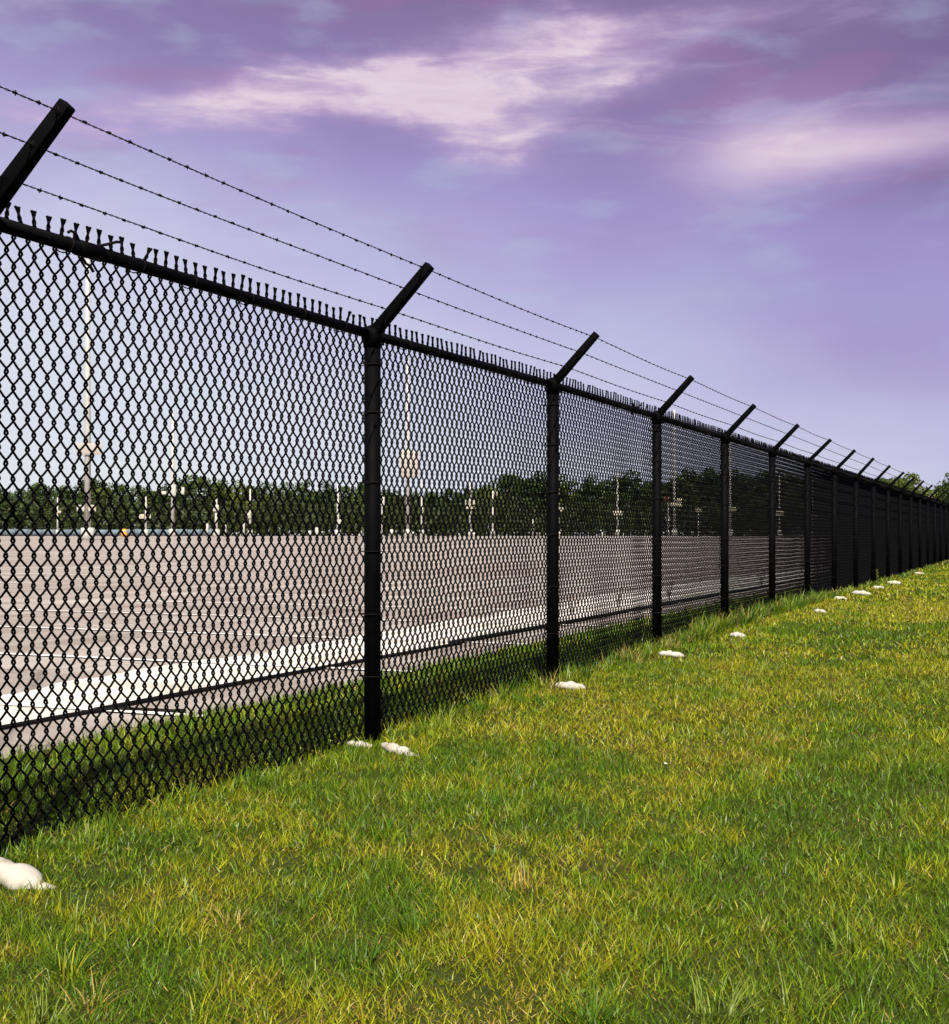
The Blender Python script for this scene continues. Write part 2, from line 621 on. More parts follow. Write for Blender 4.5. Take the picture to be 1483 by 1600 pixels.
for i in range(len(gt)):
    for k_ in range(4):
        x, y = f2w(gt[i], g0[i] + (g1[i] - g0[i]) * k_ / 3)
        V.append((x, y, float(rise(x, y)) + .005))
idx = np.arange(len(gt) * 4).reshape(-1, 4)
q = np.stack([idx[:-1, :-1], idx[1:, :-1], idx[1:, 1:], idx[:-1, 1:]], -1).reshape(-1, 4)
tag(link("concrete_gutter", np_mesh("concrete_gutter", V, [q], M_STRIP, True)), kind='structure')

# painted bay lines, square to the fence (flat paint 4 mm above the asphalt / gutter)
LINE_T = 8.68
lines = []
k = -14
for row0, row1 in ((1.38, 11.2), (18.5, 29.5), (37, 48), (55.5, 66.5), (74, 85), (92.5, 103.5), (111, 122)):
    for k in range(-18, 60):
        t = LINE_T + 3.04 * k
        ya = np.linspace(row0, row1, 6)
        wd = 0.055 if row0 < 2 else 0.07
        for a, b in zip(ya[:-1], ya[1:]):
            v = []
            for (tt, yy) in ((t - wd, a), (t + wd, a), (t + wd, b), (t - wd, b)):
                x, y = f2w(tt, yy)
                v.append((x, y, rise(x, y) + 0.011 + 0.00007 * math.hypot(x, y)))
            lines.append((np.array(v), [np.array([[0, 1, 2, 3]])]))
v, f = join_np(lines)
tag(link("bay_markings", np_mesh("bay_markings", v, f, M_PAINT)), kind='structure')

# ---------------------------------------------------------------- the fence
fence = empty("chain_link_fence", (P0[0], P0[1], 0), ROT)
tag(fence, "long black chain-link fence with leaning arms and three strands of barbed wire", "fence")
NP0, NP1 = -1, 24                        # post indices


def t_of(k): return T0 + S * k
def rail_z(t): return float(np.interp(t, [0, 8.3, 11.4, 100], [2.300, 2.302, 2.333, 2.340]))
def base_z(t): return float(np.interp(t, LT, LZ))


# chain-link fabric: flattened spirals hooked into their neighbours
NW = 80
PW = S / NW
HH = 0.0572                              # half the height of a diamond


def fabric(sides, seed, fine=True):
    r = np.random.default_rng(seed)
    rows = 42
    ztop = 0.047                         # last crossing above the rail's centre line
    zs = ztop - HH * np.arange(rows)
    wr, e, dep = (0.0048 if seed < 5 else 0.0051), 0.0060, (0.0070 if seed < 5 else 0.0085)
    paths = []
    jx = (r.random(NW + 1) - .5) * 0.0045
    for i in range(NW):
        xl, xr = i * PW + jx[i], (i + 1) * PW + jx[i + 1]
        pts = []
        for k in range(rows):
            right = (k + i) % 2 == 0
            z = zs[k] + (r.random() - .5) * 0.003
            xa = xr + e if right else xl - e
            xb = xr - 0.0062 if right else xl + 0.0062
            sgn = 1 if right else -1
            yn, yp = dep * sgn, -dep * sgn
            if k > 0:
                pts.append((xb, yn, z + 0.0165))
            else:
                if right:
                    pass
            if fine:
                pts.append((xa - sgn * 0.0026, yn * .7, z + 0.0085))
            pts.append((xa, 0, z))
            if fine:
                pts.append((xa - sgn * 0.0026, yp * .7, z - 0.0085))
            pts.append((xb, yp, z - 0.0165))
        n = 4 + (1 if not fine else 0)
        paths.append(np.array(pts))
    m = min(len(p) for p in paths)
    parts = [tube_np(np.array([p[:m] for p in paths]), wr, sides, caps=False)]
    # twisted selvage spikes at the top crossings (every second column)
    sp = []
    for i in range(1, NW + 1):
        if (i - 1) % 2 != 0:
            continue
        x0 = i * PW + jx[i]
        lean, leany = r.normal(0, .05), r.normal(0, .07)
        if r.random() < 0.05:
            lean *= 5
        hgt = 1.0 + r.normal(0, .06)
        ph = r.random() * 0.8
        for s in (-1, 0, 1):
            pts = []
            for q in np.linspace(0, 1, 12):
                z = q * 0.066 * hgt
                if q < 0.66:
                    ang = math.pi * (q / 0.66) * 1.9 + ph * 0
                    dx = s * 0.0062 * abs(math.cos(ang * 0.79)) * (1 if math.cos(ang * .79) > 0 else -1)
                    dy = s * 0.0045 * math.sin(ang)
                else:
                    g = (q - 0.66) / 0.34
                    dx = s * (0.0035 + 0.0095 * g)
                    dy = s * 0.001
                pts.append((x0 + dx + lean * z, dy + leany * z, ztop - 0.004 + z))
            sp.append(pts)
    parts.append(tube_np(np.array(sp), 0.0052, max(4, sides)))
    v, f = join_np(parts)
    e_ = (1.0 if seed < 5 else .12) * np.clip(np.minimum(v[:, 0], S - v[:, 0]) / .35, 0, 1)        # slack: the fabric bellies a little between the posts
    n1, n2 = VNoise(seed + 50), VNoise(seed + 60)
    low = np.clip(-v[:, 2] / 1.2, 0, 1)
    v[:, 1] += e_ * low * ((n1(v[:, 0] * 1.7, v[:, 2] * 1.9) - .35) * .035)
    v[:, 2] += low * (n2(v[:, 0] * 2.1, v[:, 2] * 1.5) - .5) * .012
    v[:, 0] += e_ * low * (n1(v[:, 0] * 2.9 + 9, v[:, 2] * 2.5) - .5) * .010
    return np_mesh("chain_link_mesh", v, f, M_WIRE, sides > 4)


FAB = [fabric(6, 3), fabric(6, 4), fabric(4, 5), fabric(4, 6)]
Y_FAB = 0.062


def cyl_np(p0, p1, r0, r1, sides=20):
    return tube_np(np.array([[p0, p1]], dtype=float), np.array([[r0, r1]]), sides)


def ring_np(c, axis, rad, r, seg=14, sides=5, squash=1.0):
    a = np.linspace(0, 2 * math.pi, seg, endpoint=False)
    if axis == 'x':
        P = np.stack([np.zeros(seg), np.cos(a) * rad * squash, np.sin(a) * rad], -1)
    else:
        P = np.stack([np.cos(a) * rad, np.sin(a) * rad * squash, np.zeros(seg)], -1)
    return tube_np(P[None] + np.array(c), r, sides, closed=True)


# post and fittings, shared meshes
POST_R = 0.047
ARM = np.array((0.0, -0.36, 0.345))      # from the post top to the arm tip


def post_mesh():
    v, f = cyl_np((0, 0, -0.35), (0, 0, 2.30), POST_R, POST_R, 28)
    return np_mesh("post", v, f, M_BLACK, False)


def arm_mesh():
    # pressed steel arm: tapered square channel with a rounded foot
    a = np.array((0, 0.005, -0.035))
    b = ARM
    d = (b - a) / np.linalg.norm(b - a)
    up = np.array((1.0, 0, 0))
    nrm = np.cross(d, up)
    prof0, prof1 = 0.031, 0.026
    vs = []
    for p, h in ((a, prof0), (b, prof1)):
        for sx, sn in ((-1, -1), (1, -1), (1, 1), (-1, 1)):
            vs.append(p + up * sx * h * 0.95 + nrm * sn * h)
    f = np.array([(0, 1, 2, 3)[::-1], (4, 5, 6, 7), (0, 1, 5, 4), (1, 2, 6, 5), (2, 3, 7, 6), (3, 0, 4, 7)])
    return np_mesh("extension_arm", np.array(vs), [f], M_BLACK)


def fitting_mesh():
    parts = [tube_np(np.array([[(0, 0, -0.075), (0, 0, 0.0), (0, -0.004, 0.03), (0, -0.012, 0.045)]]), np.array([[.053, .053, .047, .02]]), 24),
             tube_np(np.array([[(-0.062, 0.012, 0.0), (0.062, 0.012, 0.0)]]), 0.036, 20),
             tube_np(np.array([[(0, 0.0, -0.06), (0, -0.072, -0.06)]]), 0.009, 8)]
    v, f = join_np(parts)
    return np_mesh("post_cap", v, f, M_BLACK, True)


def tie_post_mesh():
    v, f = ring_np((0, 0.012, 0), 'z', 0.0575, 0.0032, 16, 5, 1.15)
    v2, f2 = tube_np(np.array([[(0.05, 0.05, 0), (0.062, 0.062, 0.008), (0.064, 0.045, 0.016)]]), 0.003, 5)
    v, f = join_np([(v, f), (v2, f2)])
    return np_mesh("tie_wire", v, f, M_RUST, True)


def tie_rail_mesh():
    v, f = ring_np((0, 0.026, 0), 'x', 0.031, 0.0031, 14, 5, 1.5)
    v2, f2 = tube_np(np.array([[(0, 0.07, 0.0), (0.012, 0.078, -0.022), (0.018, 0.074, -0.035)]]), 0.003, 5)
    v, f = join_np([(v, f), (v2, f2)])
    return np_mesh("tie_wire", v, f, M_RUST, True)


def clip_mesh():
    v, f = ring_np((0, 0, 0), 'x', 0.012, 0.0028, 10, 4, 0.8)
    return np_mesh("wire_clip", v, f, M_RUST, True)


ME_POST, ME_ARM, ME_CAP, ME_TIE, ME_TIER, ME_CLIP = post_mesh(), arm_mesh(), fitting_mesh(), tie_post_mesh(), tie_rail_mesh(), clip_mesh()
for p in ME_POST.polygons:
    p.use_smooth = len(p.vertices) == 4
WFRAC = (0.30, 0.62, 0.93)
arm_dir = ARM / np.linalg.norm(ARM)
arm_n = np.cross(arm_dir, (1, 0, 0))     # faces up/outwards
for k in range(NP0, NP1 + 1):
    t = t_of(k)
    rz = rail_z(t)
    po = link("post", ME_POST, fence, loc=(t, 0, rz - 2.30))
    ar = link("extension_arm", ME_ARM, po, loc=(0, 0, 2.325))
    bm = ar.modifiers.new("edge", 'BEVEL'); bm.width, bm.segments = 0.006, 2
    ar.rotation_euler = (R(random.uniform(-2, 2)), 0, R(7 if k == 0 else random.uniform(-3, 3)))
    link("post_cap", ME_CAP, po, loc=(0, 0, 2.30))
    if k <= 12:
        for z in (0.35, 0.72, 1.10, 1.48, 1.86, 2.12):
            c = link("tie_wire", ME_TIE, po, loc=(0, 0, z + random.uniform(-.04, .04)))
            c.rotation_euler = (0, 0, random.uniform(-.3, .3))
        for q in WFRAC:
            c = link("wire_clip", ME_CLIP, po, loc=tuple(np.array((0, 0, 2.325)) + ARM * q))

for k in range(NP0, NP1):
    ta, tb = t_of(k), t_of(k + 1)
    za, zb = rail_z(ta), rail_z(tb)
    # top rail
    v, f = tube_np(np.array([[(0.05, 0.012, 0), (S - 0.05, 0.012, 0)]]), 0.0275, 20)
    me = np_mesh("top_rail", v, f, M_BLACK, False)
    for p in me.polygons:
        p.use_smooth = len(p.vertices) == 4
    ra = link("top_rail", me, fence, loc=(ta, 0, za))
    ra.rotation_euler = (0, -math.atan2(zb - za, S), 0)
    if k <= 10:
        for q in np.arange(0.42, S - 0.2, 0.46):
            c = link("tie_wire", ME_TIER, ra, loc=(q + random.uniform(-.06, .06), 0, 0))
            c.rotation_euler = (0, 0, random.uniform(-.25, .25))
    if k in (0, 2, 5, 8):
        q = 0.60 if k == 0 else 2.3
        v, f = tube_np(np.array([[(q - .075, 0.012, 0), (q + .075, 0.012, 0)]]), 0.0325, 20)
        link("rail_sleeve", np_mesh("rail_sleeve", v, f, M_BLACK, True), ra)
        lp = [[(q - .075, 0.0, .024), (q - .10, -.006, .045), (q - .125, -.004, .052), (q - .14, 0, .043)],
              [(q + .05, 0.0, .028), (q + .10, -.012, .045), (q + .145, -.012, .062), (q + .185, -.008, .068)],
              [(q - .02, 0.03, -.03), (q + .005, .03, -.05), (q + .03, .03, -.055), (q + .05, .03, -.075)]]
        for one in lp:
            v, f = tube_np(np.array([one]), 0.0062, 6)
            link("loose_wire_end", np_mesh("loose_wire_end", v, f, M_RUST, True), ra)
    me = FAB[(k % 2) if k <= 2 else 2 + k % 2]
    pa = link("chain_link_mesh", me, fence, loc=(ta, Y_FAB, za))
    pa.rotation_euler = (0, -math.atan2(zb - za, S), 0)
    pa["kind"] = "stuff"

# three strands of barbed wire; twisted pair with four-point barbs
for q in WFRAC:
    vs = []
    tA, tB = t_of(NP0), t_of(NP1)
    tt = np.arange(tA, tB, 0.018)
    near = tt < t_of(5)
    def strand_z(t):
        u = ((t - T0) / S) % 1.0
        sag = -0.006 * 4 * u * (1 - u)
        return np.interp(t, [0, 8.3, 11.4, 100], [2.300, 2.302, 2.333, 2.340]) + 0.025 + ARM[2] * q + sag + 0.002 * np.sin(t * 2.1 + q * 9)
    zz = strand_z(tt)
    yy = ARM[1] * q + 0.004 * np.sin(tt * 1.7 + q * 5)
    for s in (0, math.pi):
        tn = tt[near]
        a = tn / 0.075 * 2 * math.pi + s
        P = np.stack([tn, yy[near] + 0.0024 * np.cos(a), zz[near] + 0.0024 * np.sin(a)], -1)
        vs.append(tube_np(P[None], 0.0017, 5))
    tf = tt[~near][::6]
    P = np.stack([tf, np.full(len(tf), ARM[1] * q), strand_z(tf)], -1)
    vs.append(tube_np(P[None], 0.0032, 4))
    barbs = []
    t = tA + 0.05 + q * 0.03
    while t < t_of(14):
        z, y = float(strand_z(np.array([t]))[0]), ARM[1] * q
        a0 = random.uniform(0, math.pi)
        for j in range(2):
            a = a0 + j * 1.4
            d = np.array((random.uniform(-.25, .25), math.cos(a), math.sin(a))) * random.uniform(.006, .0095)
            c = np.array((t + j * 0.006 - .003, y, z))
            barbs.append([c - d, c, c + d])
        # the wrap of the barb round the strand
        barbs.append([(t - .008, y, z), (t, y, z), (t + .008, y, z)])
        t += 0.127 + random.uniform(-.012, .012)
    rr = np.full((len(barbs), 3), 0.0022)
    rr[2::3] = 0.0054
    vs.append(tube_np(np.array(barbs), rr, 5))
    v, f = join_np(vs)
    link("barbed_wire", np_mesh("barbed_wire", v, f, M_RUST, True), fence)

# ---------------------------------------------------------------- grass
PATCH = []   # (x, y, radius, kind): 0 dry, 1 lush
for px, py, rad, kd in [(1180, 1110, .55, 0), (1000, 1240, .45, 0), (1120, 1190, .5, 0), (850, 1400, .30, 0), (740, 1440, .16, 0), (760, 1560, .25, 0),
                        (330, 1370, .18, 0), (300, 1440, .10, 0), (1060, 1430, .22, 0), (1300, 930, 2.2, 0), (1400, 960, 2.0, 0), (640, 1230, .3, 0), (900, 1140, .5, 0),
                        (950, 1200, .35, 1), (650, 1430, .14, 1), (930, 1585, .14, 1), (1340, 1010, .9, 1), (700, 1180, .3, 1), (1130, 1350, .3, 1), (180, 1480, .2, 1), (1290, 1270, .35, 1), (1460, 1230, .45, 1), (1440, 1400, .28, 1), (1400, 1540, .2, 1), (1450, 1100, .6, 1)]:
    x, y = px2ground(px, py)
    PATCH.append((x, y, rad, kd))


def dryness(x, y):
    d = VN[2](x * .8 + 3, y * .45) * .34 + VN[3](x * 2.3, y * 1.6) * .40 + VN[4](x * 7, y * 5) * .36
    d = (d - 0.47) * 2.5 + (VN[6](x * 12, y * 9) - .5) * .55
    d = d - .55 * np.clip(w2f(x, y)[1] / .4, 0, 1)
    for px, py, r, kd in PATCH:
        g = np.exp(-(((x - px) / r) ** 2 + ((y - py) / (r * 1.5)) ** 2))
        d = d + (0.42 * g if kd == 0 else -0.5 * g)
    return d


LUSH = np.array((.078, .145, .006))
MIDG = np.array((.150, .208, .006))
YELG = np.array((.252, .258, .008))
STRAW = np.array((.36, .27, .075))
RUST = np.array((.27, .155, .035))


def blade_cols(x, y, n, wild=0.0):
    d = dryness(x, y)
    h = rng.normal(0, .30, n) + d
    c = np.where((h < -0.15)[:, None], LUSH, np.where((h < 0.28)[:, None], MIDG, YELG))
    dead = rng.random(n) < np.clip(0.07 + 0.36 * np.clip(d, 0, 1), 0, .6)
    c = np.where(dead[:, None], np.where((rng.random(n) < .6)[:, None], STRAW, RUST), c)
    c = c * (0.42 + 1.10 * rng.random(n) ** 1.2)[:, None]
    return c, dead


def blades(x, y, hgt, wid, seg, lean=0.5, flat_dead=True, dirs=None, cols=None, droop=0.8):
    n = len(x)
    z = ground_z(x, y) - 0.006
    a = rng.random(n) * 2 * math.pi if dirs is None else dirs
    c, dead = blade_cols(x, y, n) if cols is None else cols
    ln = np.abs(rng.normal(lean, .28, n))
    if flat_dead:
        ln = np.where(dead, rng.uniform(.7, 1.45, n), ln)
    ln = np.clip(ln, 0, 1.45)
    bend = rng.uniform(.2, 1.0, n) * droop
    fa = rng.random(n) * 2 * math.pi if dirs is None else a + math.pi / 2 + rng.normal(0, .4, n)
    wx, wy = np.cos(fa), np.sin(fa)
    V = np.zeros((n, 2 * seg + 1, 3))
    C = np.zeros((n, 2 * seg + 1, 3))
    cx, cy, cz = x.copy(), y.copy(), z.copy()
    for s in range(seg + 1):
        q = s / seg
        wd = wid * (1 - q ** 1.6) * .5
        if s < seg:
            V[:, 2 * s] = np.stack([cx - wx * wd, cy - wy * wd, cz], -1)
            V[:, 2 * s + 1] = np.stack([cx + wx * wd, cy + wy * wd, cz], -1)
            C[:, 2 * s] = C[:, 2 * s + 1] = c
        else:
            V[:, 2 * seg] = np.stack([cx, cy, cz], -1)
            C[:, 2 * seg] = c * 1.05
        ang = np.clip(ln + bend * q, 0, 2.2)
        st = hgt / seg
        cx, cy, cz = cx + np.cos(a) * np.sin(ang) * st, cy + np.sin(a) * np.sin(ang) * st, cz + np.cos(ang) * st
    b = (np.arange(n) * (2 * seg + 1))[:, None]
    faces = [np.concatenate([b + 2 * seg - 2, b + 2 * seg - 1, b + 2 * seg], 1)]
    qs = [np.concatenate([b + 2 * s, b + 2 * s + 1, b + 2 * s + 3, b + 2 * s + 2], 1) for s in range(seg - 1)]
    if qs:
        faces.append(np.concatenate(qs))
    return V.reshape(-1, 3), faces, C.reshape(-1, 3)


def wedge(n, y0, y1, margin=0.20, q0=-99, q1=0.0):
    """random ground points in the strip of view between depths y0 and y1, fence offset q0..q1"""
    out = []
    tot = 0
    tried = 0
    while tot < n and tried < 60:
        m = n
        Y = np.sqrt(rng.random(m) * (y1 ** 2 - y0 ** 2) + y0 ** 2)
        X = (rng.random(m) * 2 - 1) * (.353 + margin) * Y
        t, q = w2f(X, Y)
        ok = (q > q0) & (q < q1)
        out.append(np.stack([X[ok], Y[ok]], -1))
        tot += ok.sum()
        tried += 1
    P = np.concatenate(out)[:n]
    return P[:, 0], P[:, 1]


GP = []


def area_frac(y0, y1, q0, q1, margin=0.20):
    m = 20000
    Y = np.sqrt(rng.random(m) * (y1 ** 2 - y0 ** 2) + y0 ** 2)
    X = (rng.random(m) * 2 - 1) * (.353 + margin) * Y
    t, q = w2f(X, Y)
    return ((q > q0) & (q < q1)).mean() * (.353 + margin) * (y1 ** 2 - y0 ** 2)


def lay(y0, y1, dens, h0, h1, wd, seg, q0=-99, q1=-0.02, lean=.5):
    n = int(area_frac(y0, y1, q0, q1) * dens)
    x, y = wedge(n, y0, y1, q0=q0, q1=q1)
    n = len(x)
    hv = 0.45 + 0.65 * VN[5](x * 3.1, y * 2.3) + 0.65 * VN[7](x * 9.0, y * 7.0)
    h = rng.uniform(h0, h1, n) * hv * .86
    GP.append(blades(x, y, h, wd * rng.uniform(.6, 1.4, n), seg, lean))


lay(2.7, 4.6, 10500, .024, .070, .0035, 4)
lay(2.7, 4.6, 3000, .020, .050, .0032, 3, lean=1.15)
lay(4.6, 7.5, 6200, .026, .070, .0045, 3)
lay(4.6, 7.5, 1500, .025, .055, .0042, 3, lean=1.15)
lay(7.5, 12, 3200, .028, .070, .0066, 3)
lay(12, 22, 1000, .035, .08, .013, 2)
lay(22, 40, 300, .035, .085, .026, 2)
lay(40, 75, 80, .04, .09, .055, 1)
# strip behind the fence
lay(4.5, 9, 2600, .04, .11, .0065, 3, q0=-.02, q1=ASPH + .03)
lay(9, 16, 1100, .04, .11, .011, 2, q0=-.02, q1=ASPH + .05)
lay(16, 40, 350, .05, .12, .022, 2, q0=-.02, q1=ASPH + .05)
lay(40, 75, 90, .05, .12, .05, 1, q0=-.02, q1=ASPH + .05)


# coarse tufts with long arching blades
def tuft(x0, y0, n, h, spread, wd, tint, seg=4):
    a = rng.random(n) * 2 * math.pi
    r = spread * np.sqrt(rng.random(n))
    x, y = x0 + np.cos(a) * r, y0 + np.sin(a) * r
    c = np.array(tint)[None] * (0.7 + 0.6 * rng.random(n))[:, None]
    GP.append(blades(x, y, h * rng.uniform(.5, 1.15, n), np.full(n, wd) * rng.uniform(.7, 1.3, n), seg, .45, False, a + rng.normal(0, .5, n), (c, np.zeros(n, bool)), 1.2))


PALE = (.16, .21, .03)
DEEP = (.062, .130, .008)
for px, py, n, h, sp, wd, ti in [(1325, 1470, 26, .13, .05, .0040, PALE), (790, 1275, 44, .12, .09, .0038, PALE), (652, 1445, 80, .11, .05, .0042, DEEP),
                                 (925, 1590, 70, .13, .06, .0045, DEEP), (1160, 1345, 60, .10, .10, .0045, DEEP), (110, 1500, 50, .10, .06, .0045, DEEP),
                                 (880, 1180, 60, .15, .10, .0055, DEEP), (1240, 1270, 50, .12, .10, .005, DEEP), (60, 1590, 40, .12, .06, .0045, PALE),
                                 (1120, 1580, 60, .13, .06, .0045, PALE), (1250, 1560, 40, .12, .05, .004, PALE), (240, 1520, 40, .10, .05, .0042, DEEP),
                                 (1310, 1090, 60, .12, .25, .008, PALE), (1180, 1160, 40, .13, .12, .006, (.30, .23, .06)), (360, 1430, 30, .09, .04, .0045, (.36, .27, .08)),
                                 (820, 1380, 40, .10, .07, .0042, (.34, .22, .06)), (140, 1560, 30, .10, .04, .0042, (.36, .26, .07))]:
    x, y = px2ground(px, py)
    tuft(x, y, n, h, sp, wd, ti)
for _ in range(120):
    x, y = wedge(1, 3.0, 14, q1=-.1)
    if len(x):
        tuft(float(x[0]), float(y[0]), random.randint(14, 34), random.uniform(.07, .12), random.uniform(.02, .06), .0048, random.choice([PALE, DEEP, tuple(MIDG), tuple(YELG)]), 3)
# unmown fringe along the foot of the fence
t = 4.4
while t < 62:
    big = 15.5 < t < 24
    for _ in range(7 if 13 < t < 27 else 3):
        tt, q = t + random.uniform(-.1, .1), random.uniform(-.16, .12)
        x, y = f2w(tt, q)
        dist = max(1.0, y / 9.0)
        tuft(x, y, int(26 / dist ** .5), random.uniform(.10, .20) * (1.5 if big else .55 if t < 9 else 1.0), .06, .006 * dist, random.choice([DEEP, DEEP, DEEP, tuple(MIDG), PALE] if t < 10 else [DEEP, DEEP, tuple(MIDG), PALE, (.24, .20, .05)]), 3)
    t += random.uniform(.12, .3) * (1 if t < 25 else 2)

for _ in range(170):
    x, y = wedge(1, 2.9, 11, q1=-.15)
    if len(x):
        n = random.randint(6, 11)
        a = np.arange(n) / n * 6.28 + rng.normal(0, .25, n)
        px_, py_ = np.full(n, x[0]), np.full(n, y[0])
        tn = np.array(random.choice([(.075, .15, .012), (.10, .17, .02), (.17, .20, .03)]))[None] * (0.7 + .5 * rng.random(n))[:, None]
        GP.append(blades(px_, py_, rng.uniform(.03, .06, n), rng.uniform(.010, .018, n), 3, .95, False, a, (tn, np.zeros(n, bool)), .6))
vs, by, cs, off = [], {}, [], 0
for v, fs, c in GP:
    vs.append(v); cs.append(c)
    for f in fs:
        by.setdefault(f.shape[1], []).append(f + off)
    off += len(v)
go = link("grass", np_mesh("grass", np.concatenate(vs), [np.concatenate(x) for x in by.values()], M_GRASS, True, np.concatenate(cs)))
tag(go, "yellow-green lawn grass with dry patches on both sides of the fence", "grass", kind='stuff')

# ---------------------------------------------------------------- white sandbags at the feet of the posts


def bag_mesh(L, r, seed, lumps=2, droop=0.0):
    rr = np.random.default_rng(seed)
    K, Sd = 22, 14
    q = np.linspace(0, 1, K)
    prof = np.power(np.clip(np.sin(np.pi * np.clip(q, .012, .988)), 0, 1), .42)
    for i in range(lumps):
        c = (.84 if seed == 40 else (i + 1) / (lumps + 1)) + rr.normal(0, .03)
        prof = prof * (1 - 0.34 * np.exp(-((q - c) / .045) ** 2))
    a = np.arange(Sd) / Sd * 2 * math.pi
    V = np.zeros((K, Sd, 3))
    wob = rr.normal(0, .045, (K, Sd))
    wob = (wob + np.roll(wob, 1, 0) + np.roll(wob, 1, 1)) / 2
    for i in range(K):
        rad = r * prof[i] * (1 + wob[i]) * (1 + .10 * math.sin(q[i] * 17 + seed))
        bendy = 0.25 * L * ((q[i] - .5) ** 2) * rr.choice([1]) * (0.6)
        V[i, :, 0] = (q[i] - .5) * L
        V[i, :, 1] = np.cos(a) * rad * 1.15 + bendy
        V[i, :, 2] = np.maximum(np.sin(a) * rad * .9, -.55 * r) + .5 * r - droop * max(0, q[i] - .6)
    idx = np.arange(K * Sd).reshape(K, Sd)
    nx = np.roll(idx, -1, 1)
    quads = np.stack([idx[:-1], idx[1:], nx[1:], nx[:-1]], -1).reshape(-1, 4)
    me = np_mesh("sandbag", V.reshape(-1, 3), [quads, idx[:1], idx[-1:, ::-1]], M_BAG, True)
    return me


GB = "white sandbags at the feet of the fence posts"
bags = [  # px, py of the bag's middle, length, radius, yaw offset, label
    (12, 1366, .46, .054, -6, "large white sandbag in the lower left corner in front of the fence", 1),
    (622, 1172, .30, .036, -22, "lumpy white sandbag sloping down beside the foot of the tallest full post", 3),
    (562, 1163, .17, .026, 10, "small white sandbag half hidden behind the mesh left of the tallest full post", 2),
    (891, 1072, .235, .042, 18, "smooth white sandbag lying level beside the second full post", 0),
    (1049, 1022, .24, .040, 8, "white sandbag with a pinched middle beside the third full post", 1),
    (1153, 993, .20, .045, -14, "rounded white sandbag beside the fourth full post", 0),
    (1281, 955, .20, .040, -20, "little white sandbag sunk in grass beside the sixth full post", 1),
    (1313, 935, .26, .045, 5, "flat white sandbag beside the seventh full post", 0),
    (1346, 928, .34, .060, 5, "bright white sandbag fourth from the far end of the row", 0),
    (1373, 918, .25, .045, 5, "small white sandbag third from the far end of the row", 1),
    (1398, 911, .34, .060, 0, "white sandbag second from the far end of the row", 0),
    (1436, 896, .34, .050, 5, "faint white sandbag farthest along the fence", 0)]
for i, (px, py, L, r, yaw, lab, lumps) in enumerate(bags):
    z = 0.0
    for _ in range(6):
        x, y = px2ground(px, py, z + r * .5)
        z = float(ground_z(np.array([x]), np.array([y]))[0])
    o = link("sandbag", bag_mesh(L, r, 40 + i, lumps, 0.10 if i == 0 else 0.02), loc=(x, y, z - .004))
    o.rotation_euler = (0, R(3 if i != 1 else 7), R(-23 + yaw))
    tag(o, lab, "sandbag", GB)
# ---------------------------------------------------------------- black pipe laid along the gutter


def polyline_tube(pts, r, sides=10, n=60):
    P = np.array(pts, dtype=float)
    d = np.concatenate([[0], np.cumsum(np.linalg.norm(np.diff(P, axis=0), axis=1))])
    s = np.linspace(0, d[-1], n)
    Q = np.stack([np.interp(s, d, P[:, i]) for i in range(3)], -1)
    return tube_np(Q[None], r, sides)


def pipe(name, tys, r, label):
    pts = []
    for t, y in tys:
        X, Y = f2w(t, y)
        pts.append((X, Y, r * .8 + float(rise(X, Y)) + .006))
    v, f = polyline_tube(pts, r, 10, 80)
    o = link(name, np_mesh(name, v, f, M_PIPE, True))
    tag(o, label, "pipe", "black pipes laid end to end along the gutter")
    # collar at the end
    d = np.array(pts[-1]) - np.array(pts[-2])
    d /= np.linalg.norm(d)
    v, f = tube_np(np.array([[np.array(pts[-1]) - d * .05, np.array(pts[-1]) + d * .02]]), r * 1.35, 12)
    link("pipe_collar", np_mesh("pipe_collar", v, f, M_PIPE, True), o)
    return o


pipe("drain_pipe", [(2, 2.22), (6, 2.20), (8.5, 2.18), (8.72, 2.12), (8.76, 1.62)], .014, "thin black pipe at left with its end bent towards the grass")
pipe("drain_pipe", [(8.60, 2.19), (10.5, 2.21), (12.2, 2.20), (14.5, 2.16)], .016, "black pipe running behind the tallest full post along the gutter")
pipe("drain_pipe", [(14.4, 2.22), (18, 2.20), (24, 2.25), (31, 2.18), (48, 2.2)], .026, "thick black pipe behind the farther posts along the gutter")


# dry weeds by the gutter and tall weeds at the fence


